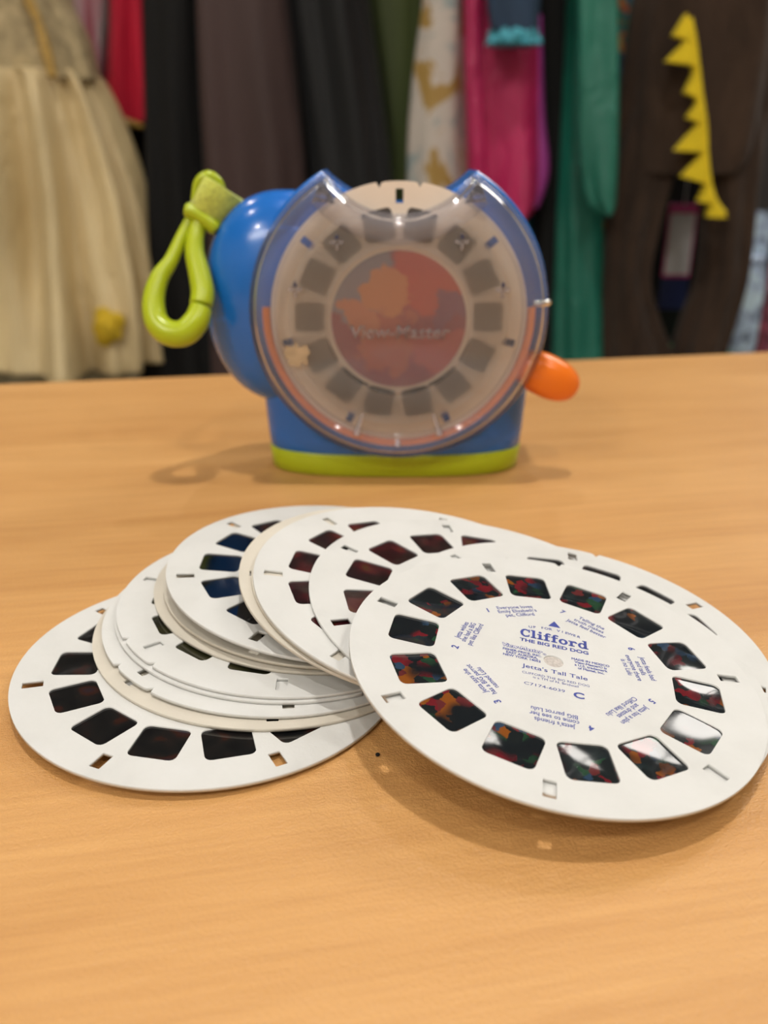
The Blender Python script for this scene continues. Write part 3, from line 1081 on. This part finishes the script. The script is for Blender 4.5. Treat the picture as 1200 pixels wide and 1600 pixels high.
# webbing strap: a folded band from the bulge through the eye
def band(name, path, half, thick, wdir, mat, parent):
    pts = catmull([Vector(mmv(*p)) for p in path], 8)
    wv = Vector(wdir).normalized()
    rings = []
    for i, p in enumerate(pts):
        t = (pts[min(i + 1, len(pts) - 1)] - pts[max(i - 1, 0)]).normalized()
        nn = t.cross(wv).normalized()
        ww = nn.cross(t).normalized()
        rings.append([p + ww * (half * MM * a) + nn * (thick * MM * b_) for a, b_ in ((1, .6), (.93, 1), (-.93, 1), (-1, .6), (-1, -.6), (-.93, -1), (.93, -1), (1, -.6))])
    return loft(name, rings, mat, parent)


band('strap', [(-55.0, 22, 91.7), (-59.6, 17.5, 94.5), (-63.1, 13.5, 97.6), (-67.4, 12.5, 100.6), (-70.6, 15, 101.9), (-69.4, 19.5, 100.3), (-63.5, 22, 96.6), (-56.7, 26, 91.9)], 5.6, 0.7, (0.55, 0, 0.83), M['lime_strap'], toy)

# the reel seated in the viewer
def viewer_reel():
    t = thing('picture_reel', 'picture reel tinted by table reflection, with a round red and purple picture, seated inside the toy viewer', 'picture reel', (TX, TY - 2.4 * MM, TZ + 61.0 * MM))
    t.rotation_euler = (PI / 2, 0, 0)
    rot = PI / 2
    d = link('card_disc', DISC['card_warm_tint'], None, t)
    d.rotation_euler = (0, 0, rot)
    for k in range(14):
        a = A7 / 4 + k * A7 / 2 + rot
        f = link('film_frame', rnd.choice(FILMS['film_grey']), None, t)
        f.location = (WIN_R * math.cos(a), WIN_R * math.sin(a), 0)
        f.rotation_euler = (0, 0, a)
    ring = [(23.8 * MM * math.cos(2 * PI * j / 72), 23.8 * MM * math.sin(2 * PI * j / 72) - 1.2 * MM) for j in range(72)]
    me = shape2d('round_picture', [ring], 0.00006)
    o = link('round_picture', me, M['picture'], t)
    o.location = (0, 0, THICK / 2 + 0.00009)
    # short black printed dashes under the picture
    for a, ln in ((-122, 3.1), (-104, 3.6), (-76, 3.6), (-58, 3.1)):
        a = math.radians(a)
        q = rrect(25.5 * MM * math.cos(a), 25.5 * MM * math.sin(a) - 1.4 * MM, a, 0.5 * MM, ln * MM, 0.3 * MM, 2)
        me = shape2d('printed_dash', [q], 0.00004)
        o = link('printed_dash', me, M['black'], t)
        o.location = (0, 0, THICK / 2 + 0.00006)
    return t


viewer_reel()

# ------------------------------------------------------------------ clothes rack behind the table
RAIL_Z = 1.52
rack = thing('clothes_rail', 'double chrome clothes rail hung from the ceiling, carrying the costumes', 'clothes rail', (0, 1.46, RAIL_Z))
for yy in (0.0, 0.16):
    tube('rail', [(-1.0, yy, 0), (0, yy, 0), (1.0, yy, 0)], [0.0125] * 3, M['chrome'], rack, 16)
    for sx in (-0.9, 0.9):
        tube('drop_rod', [(sx, yy, 0.0), (sx, yy, 0.6), (sx, yy, 2.8 - RAIL_Z)], [0.008] * 3, M['chrome'], rack, 12)


def garment_rings(rows, Y, hd, folds, amp, seed, seg=72, sub=7, drift=2.0, top_round=False):
    rr = random.Random(seed)
    ph = rr.uniform(0, 6.28)
    ph2 = rr.uniform(0, 6.28)
    pts = catmull([Vector(r) for r in rows], sub)
    rings = []
    zt = rows[0][0]
    zb = rows[-1][0]
    for p in pts:
        z, xc, hw = p
        f = (zt - z) / max(1e-6, zt - zb)
        am = amp * (0.25 + 0.75 * f)
        ring = []
        for j in range(seg):
            a = 2 * PI * j / seg
            w_ = am * (0.7 * math.sin(folds * a + ph + drift * f) + 0.45 * math.sin((folds * 2 - 3) * a + ph2 - drift * 1.7 * f))
            w2 = am * 0.5 * math.sin(3 * a + ph2 + 5 * f)
            c, s = math.cos(a), math.sin(a)
            rx = max(0.002, hw + (w_ + w2) * 0.5)
            ry = max(0.002, hd * (0.75 + 0.25 * f) + (w_ + w2))
            ring.append((xc + rx * math.copysign(abs(c) ** 0.8, c), Y + ry * math.copysign(abs(s) ** 0.8, s), z))
        rings.append(ring)
    return rings


def garment(name, rows, Y, hd, mat, parent, folds=7, amp=0.008, seed=1, **k):
    return loft(name, garment_rings(rows, Y, hd, folds, amp, seed, **k), M[mat], parent)


def hanger(parent, x, Y, z, rail_y):
    """wire hook from a garment's neck up over the rail"""
    dy = rail_y - Y
    tube('hanger_hook', [(x, Y, z - 0.02), (x, Y, z + 0.01), (x, Y + dy * 0.5, z + 0.06), (x, rail_y - 0.016, RAIL_Z - 0.03), (x, rail_y - 0.0155, RAIL_Z), (x, rail_y, RAIL_Z + 0.0155), (x, rail_y + 0.0155, RAIL_Z)],
         [0.002] * 7, M['wire'], parent, 8)


def shoulders(rows, sh=1.0):
    """continue the topmost row up out of the frame to a neck"""
    z, x, hw = rows[0]
    top = [(1.40, x, hw * 0.35 * sh), (1.385, x, hw * 0.7 * sh), (1.33, x, hw * 0.95 * sh), (1.22, x, hw)]
    return [t for t in top if t[0] > z + 0.04] + list(rows)


def costume(name, label, rows, Y, hd, mat, folds=7, amp=0.008, seed=1, part='body', cat='costume', **k):
    t = thing(name, label, cat, (0, 0, 0), 'costumes hanging on the rail')
    rows = shoulders(rows)
    garment(part, rows, Y, hd, mat, t, folds, amp, seed, **k)
    hanger(t, rows[0][1], Y, 1.40, 1.46 if Y < 1.525 else 1.62)
    return t


# cream dress
t = thing('costume_dress', 'cream satin dress with lace bodice and gold trim, hanging at the far left', 'dress', (0, 0, 0), 'costumes hanging on the rail')
garment('underskirt', [(0.60, -0.590, 0.150), (0.55, -0.597, 0.170), (0.463, -0.607, 0.215)], 1.44, 0.075, 'tulle', t, 15, 0.010, 4)
garment('skirt', [(0.975, -0.548, 0.108), (0.956, -0.547, 0.122), (0.899, -0.554, 0.146), (0.809, -0.565, 0.173), (0.714, -0.58, 0.194), (0.614, -0.592, 0.214), (0.545, -0.6, 0.226)], 1.44, 0.125, 'satin_cream', t, 11, 0.062, 8, seg=150, drift=0.8)
garment('bodice', [(1.40, -0.54, 0.03), (1.385, -0.54, 0.05), (1.33, -0.54, 0.075), (1.2, -0.539, 0.078), (1.114, -0.539, 0.078), (1.067, -0.545, 0.086), (1.018, -0.543, 0.105), (0.962, -0.545, 0.117)], 1.44, 0.085, 'lace_cream', t, 9, 0.006, 3)
tr = [(-0.487, 1.352, 1.11), (-0.485, 1.352, 1.064), (-0.475, 1.352, 1.032), (-0.469, 1.352, 0.996), (-0.463, 1.350, 0.962)]
tube('gold_trim', tr, [0.006, 0.008, 0.006, 0.008, 0.006], M['gold'], t, 8)
for s_, (fx, fz) in enumerate(((-0.42, 0.621),)):
    for j in range(9):
        a = j * 2.4
        r = 0.004 + 0.0022 * j
        sellipsoid('flower_petal', (fx + r * math.cos(a) * 0.7, 1.312 + 0.0012 * j, fz + r * math.sin(a)), (0.013, 0.007, 0.015), M['flower'], t, 2, 2, 12, 8, Matrix.Rotation(a, 3, 'Y'))
hanger(t, -0.54, 1.44, 1.40, 1.46)

t = costume('striped_shirt', 'pink and white garment behind the cream dress shoulder', [(1.149, -0.476, 0.043), (1.04, -0.49, 0.035), (0.973, -0.497, 0.031)], 1.62, 0.05, 'white_cloth', 5, 0.006, 11)
t = costume('velvet_blouse', 'red velvet top with gold hem, right of the cream dress', [(1.128, -0.39, 0.026), (1.053, -0.396, 0.029), (0.992, -0.403, 0.033), (0.929, -0.409, 0.036), (0.911, -0.41, 0.034)], 1.535, 0.035, 'red', 5, 0.006, 12)
tube('gold_hem', [(-0.445, 1.51, 0.921), (-0.43, 1.495, 0.917), (-0.405, 1.49, 0.910), (-0.382, 1.50, 0.903)], [0.004, 0.006, 0.006, 0.004], M['gold'], t, 8)
costume('costume_robe', 'long black robe between the red velvet top and the brown robe', [(1.122, -0.313, 0.041), (1.074, -0.315, 0.043), (0.807, -0.333, 0.049), (0.472, -0.343, 0.064)], 1.48, 0.05, 'black', 6, 0.008, 13)
costume('costume_robe', 'black garment hanging behind and below the red velvet top', [(1.142, -0.39, 0.05), (0.8, -0.43, 0.065), (0.443, -0.445, 0.075)], 1.63, 0.035, 'black', 5, 0.006, 14)
costume('costume_robe', 'long brown mauve robe left of centre', [(1.115, -0.211, 0.064), (1.068, -0.21, 0.068), (0.943, -0.207, 0.075), (0.809, -0.203, 0.080), (0.46, -0.208, 0.084)], 1.46, 0.06, 'mauve', 5, 0.012, 15)
costume('costume_robe', 'long black sateen robe between the brown robe and the olive cloak', [(1.121, -0.086, 0.058), (1.072, -0.083, 0.06), (0.808, -0.052, 0.066), (0.452, -0.045, 0.068)], 1.48, 0.06, 'black_sheen', 6, 0.013, 16)
costume('costume_cloak', 'olive green velvet cloak tapering down behind the toy', [(1.124, 0.012, 0.052), (1.075, 0.014, 0.046), (0.946, 0.024, 0.030), (0.817, 0.030, 0.018), (0.446, 0.037, 0.016)], 1.55, 0.04, 'olive', 5, 0.007, 17)
costume('costume_dress', 'white and gold brocade dress left of the magenta dress', [(1.122, 0.091, 0.028), (1.074, 0.089, 0.032), (0.946, 0.084, 0.044), (0.817, 0.085, 0.050), (0.449, 0.094, 0.056)], 1.49, 0.05, 'brocade', 5, 0.007, 18)
# magenta dress
t = thing('costume_dress', 'bright magenta satin dress with a blue cuffed sleeve, above the right of the toy', 'dress', (0, 0, 0), 'costumes hanging on the rail')
garment('body', shoulders([(1.114, 0.166, 0.056), (1.067, 0.169, 0.056), (0.943, 0.179, 0.056), (0.84, 0.188, 0.057), (0.795, 0.193, 0.050), (0.768, 0.196, 0.030), (0.762, 0.197, 0.012)]), 1.45, 0.045, 'magenta', t, 4, 0.010, 19)
tube('satin_edge', [(0.125, 1.412, 1.114), (0.128, 1.41, 1.0), (0.137, 1.408, 0.9), (0.147, 1.408, 0.80)], [0.012, 0.012, 0.013, 0.010], M['magenta'], t, 12)
tube('purple_side', [(0.222, 1.44, 1.05), (0.232, 1.438, 0.92), (0.243, 1.437, 0.84), (0.234, 1.437, 0.785)], [0.008, 0.011, 0.013, 0.008], M['purple'], t, 12)
garment('sleeve', [(1.26, 0.172, 0.030), (1.20, 0.172, 0.042), (1.101, 0.174, 0.041), (1.057, 0.177, 0.036), (1.02, 0.181, 0.032)], 1.37, 0.028, 'denim', t, 5, 0.004, 20)
garment('sleeve_frill', [(1.024, 0.181, 0.032), (1.014, 0.181, 0.036), (1.004, 0.181, 0.037)], 1.37, 0.034, 'cyan', t, 12, 0.007, 21)
hanger(t, 0.166, 1.45, 1.40, 1.46)
costume('costume_skirt', 'teal sequined skirt hanging below the magenta dress', [(1.10, 0.235, 0.030), (0.855, 0.205, 0.050), (0.707, 0.230, 0.042), (0.443, 0.250, 0.040)], 1.56, 0.035, 'teal_sequin', 5, 0.005, 22)
costume('costume_robe', 'narrow crimson garment edge beside the magenta dress', [(1.133, 0.244, 0.013), (0.805, 0.266, 0.013), (0.432, 0.288, 0.013)], 1.62, 0.04, 'crimson', 5, 0.003, 23)
costume('costume_robe', 'narrow long black robe left of the green dress', [(1.126, 0.250, 0.022), (0.8, 0.272, 0.024), (0.443, 0.288, 0.026)], 1.51, 0.04, 'black', 5, 0.004, 24)
t = costume('costume_dress', 'long emerald green satin dress with a hanging sleeve', [(1.121, 0.296, 0.026), (1.072, 0.300, 0.027), (0.808, 0.314, 0.033), (0.452, 0.344, 0.046)], 1.49, 0.05, 'green', 5, 0.008, 25)
garment('sleeve', [(1.25, 0.288, 0.020), (1.20, 0.290, 0.027), (1.107, 0.293, 0.029), (1.061, 0.300, 0.030), (0.898, 0.318, 0.030), (0.811, 0.330, 0.025), (0.785, 0.337, 0.016), (0.778, 0.338, 0.006)], 1.40, 0.026, 'green', t, 4, 0.006, 26)
costume('costume_shirt', 'brightly printed garment in the gap between green dress and brown plush costume', [(1.145, 0.368, 0.036), (0.8, 0.40, 0.038), (0.412, 0.430, 0.040)], 1.62, 0.03, 'print', 5, 0.005, 27)

# brown plush costume with yellow spikes
t = thing('plush_costume', 'brown plush dinosaur costume with yellow felt spikes at the right', 'costume', (0, 0, 0), 'costumes hanging on the rail')
garment('torso', shoulders([(1.115, 0.482, 0.100), (1.068, 0.480, 0.108), (0.943, 0.478, 0.112), (0.86, 0.475, 0.112), (0.835, 0.47, 0.10)]), 1.47, 0.065, 'plush', t, 6, 0.010, 28)
garment('trouser_leg', [(0.93, 0.420, 0.040), (0.864, 0.412, 0.047), (0.79, 0.402, 0.042), (0.683, 0.396, 0.034), (0.612, 0.411, 0.044), (0.548, 0.430, 0.058), (0.46, 0.440, 0.058)], 1.46, 0.055, 'plush', t, 5, 0.012, 29)
garment('trouser_leg', [(0.93, 0.520, 0.055), (0.864, 0.535, 0.050), (0.79, 0.545, 0.040), (0.683, 0.552, 0.034), (0.612, 0.542, 0.036), (0.548, 0.534, 0.036), (0.46, 0.536, 0.034)], 1.46, 0.055, 'plush', t, 5, 0.012, 30)
line = [(0.423, 1.039), (0.433, 1.012), (0.442, 0.980), (0.453, 0.939), (0.464, 0.902), (0.471, 0.864), (0.483, 0.820), (0.496, 0.794), (0.512, 0.777)]
tube('spike_band', [(x + 0.004, 1.388, z) for x, z in line], [0.007] * len(line), M['yellow'], t, 8, 0.8)
SPK = [((0.423, 1.045), (0.408, 1.018), (0.434, 1.010)), ((0.430, 1.015), (0.402, 0.985), (0.444, 0.980)), ((0.444, 0.972), (0.434, 0.945), (0.453, 0.938)), ((0.454, 0.932), (0.442, 0.912), (0.462, 0.905)),
       ((0.460, 0.905), (0.430, 0.868), (0.472, 0.866)), ((0.470, 0.862), (0.444, 0.832), (0.484, 0.822)), ((0.482, 0.822), (0.474, 0.797), (0.498, 0.793)), ((0.494, 0.798), (0.490, 0.775), (0.520, 0.774))]
for a, b_, c_ in SPK:
    vs = [(x, 1.378 if k == 0 else 1.396, z) for k in (0, 1) for x, z in (a, b_, c_)]
    mesh('spike', vs, [(0, 1, 2), (5, 4, 3), (0, 3, 4, 1), (1, 4, 5, 2), (2, 5, 3, 0)], M['yellow'], t)
hanger(t, 0.482, 1.47, 1.40, 1.46)

# black robes added at the back to darken the gaps between costumes
GAP_FILL = [('black gap-filling robe added at the back behind the brown robe', -0.26, 0.075), ('black gap-filling robe added at the back behind the black sateen robe', -0.09, 0.075), ('black gap-filling robe added at the back behind the brocade dress', 0.09, 0.06),
        ('black gap-filling robe added at the back behind the cream dress skirt', -0.62, 0.11), ('black gap-filling robe added at the back behind the plush costume', 0.56, 0.085)]
for i, (lab, x, hw) in enumerate(GAP_FILL):
    costume('costume_robe', lab, [(1.14, x, hw), (0.8, x, hw * 1.08), (0.42, x, hw * 1.15)], 1.68, 0.03, 'black', 6, 0.006, 40 + i)

# white hang tag between the plush legs
t = thing('hang_tag', 'white card hang tag with pink border between the plush trouser legs', 'tag', (0.507, 1.545, 0.72))
M['tag_white'] = plain('tag_white', (0.75, 0.74, 0.74), 0.4, 0.03)
M['tag_pink'] = plain('tag_pink', (0.60, 0.05, 0.22), 0.4, 0.05)
M['tag_green'] = plain('tag_green', (0.03, 0.35, 0.12), 0.4, 0.05)
boxm('pink_backing', -0.024, 0.024, 0.0, 0.003, -0.055, 0.065, M['tag_pink'], t, 0.001)
boxm('white_card', -0.021, 0.021, -0.002, 0.0, -0.050, 0.050, M['tag_white'], t, 0.0005)
boxm('navy_strip', -0.024, 0.024, 0.0, 0.003, -0.110, -0.0555, M['tag_navy'], t, 0.001)
tube('string', [(0, 0.001, 0.063), (0, -0.004, 0.30), (0.0, 0.03, 0.79), (0.0, 0.075, 0.8165)], [0.001] * 4, M['ink_white'], t, 6)

# shelf of packaged goods right of the rack
sh = thing('display_shelf', 'low dark display shelf beyond the right end of the plush costume', 'shelf', (0.86, 1.86, 0))
boxm('shelf_board', -0.30, 0.30, -0.14, 0.14, 0.40, 0.42, M['back'], sh, 0.002)
for sx in (-1, 1):
    boxm('side_panel', sx * 0.30 - 0.01, sx * 0.30 + 0.01, -0.14, 0.14, 0.0, 0.90, M['back'], sh, 0.002)
boxm('back_panel', -0.29, 0.29, 0.125, 0.14, 0.0, 0.90, M['back'], sh, 0.002)
PK = [('clear blister pack with a white card, leftmost on the display shelf', 0.665, 0.105, (0.75, 0.78, 0.86)), ('pale blue packet second from the left on the display shelf', 0.745, 0.13, (0.45, 0.58, 0.80)),
      ('pink packet in the middle of the display shelf', 0.825, 0.11, (0.55, 0.16, 0.22)), ('silver packet right of the pink packet on the display shelf', 0.905, 0.14, (0.5, 0.5, 0.54)), ('brown packet at the right end of the display shelf', 1.0, 0.12, (0.20, 0.10, 0.05))]
for i, (lab, x, hgt, c) in enumerate(PK):
    hz = hgt * 2.6
    p = thing('toy_packet', lab, 'packet', (x, 1.80, 0.4205), 'packets on the display shelf')
    mt = cloth('packet_print_%d' % i, c, 0.3, 0.5, 30, 0.0, (1, 1, 1), 0.6, cols=[(0.38, tuple(q * 0.25 for q in c)), (0.5, c), (0.60, tuple(min(1, q * 1.5) for q in c))])
    boxm('backing_card', -0.035, 0.035, 0.02, 0.024, 0.0, hz, mt, p, 0.0008)
    sellipsoid('blister', (0, 0.002, hz * 0.42), (0.028, 0.022, hz * 0.34), mt, p, 4, 4, 20, 12)
g = thing('gift_box', 'small bright green box beneath the plush trouser legs', 'box', (0.575, 1.60, 0.0), None)
boxm('carton', -0.05, 0.05, -0.04, 0.04, 0.0, 0.50, M['tag_green'], g, 0.003)
boxm('lid', -0.053, 0.053, -0.043, 0.043, 0.5003, 0.53, M['tag_green'], g, 0.003)

c_ = sellipsoid('crumb', (0, 0, 0.0004), (0.0005, 0.0004, 0.0004), M['black'], None, 2, 2, 10, 8)
c_.location = (-0.0013, 0.1445, TZ)
tag(c_, 'tiny dark crumb on the table between the lowest reel and the front reel', 'crumb')
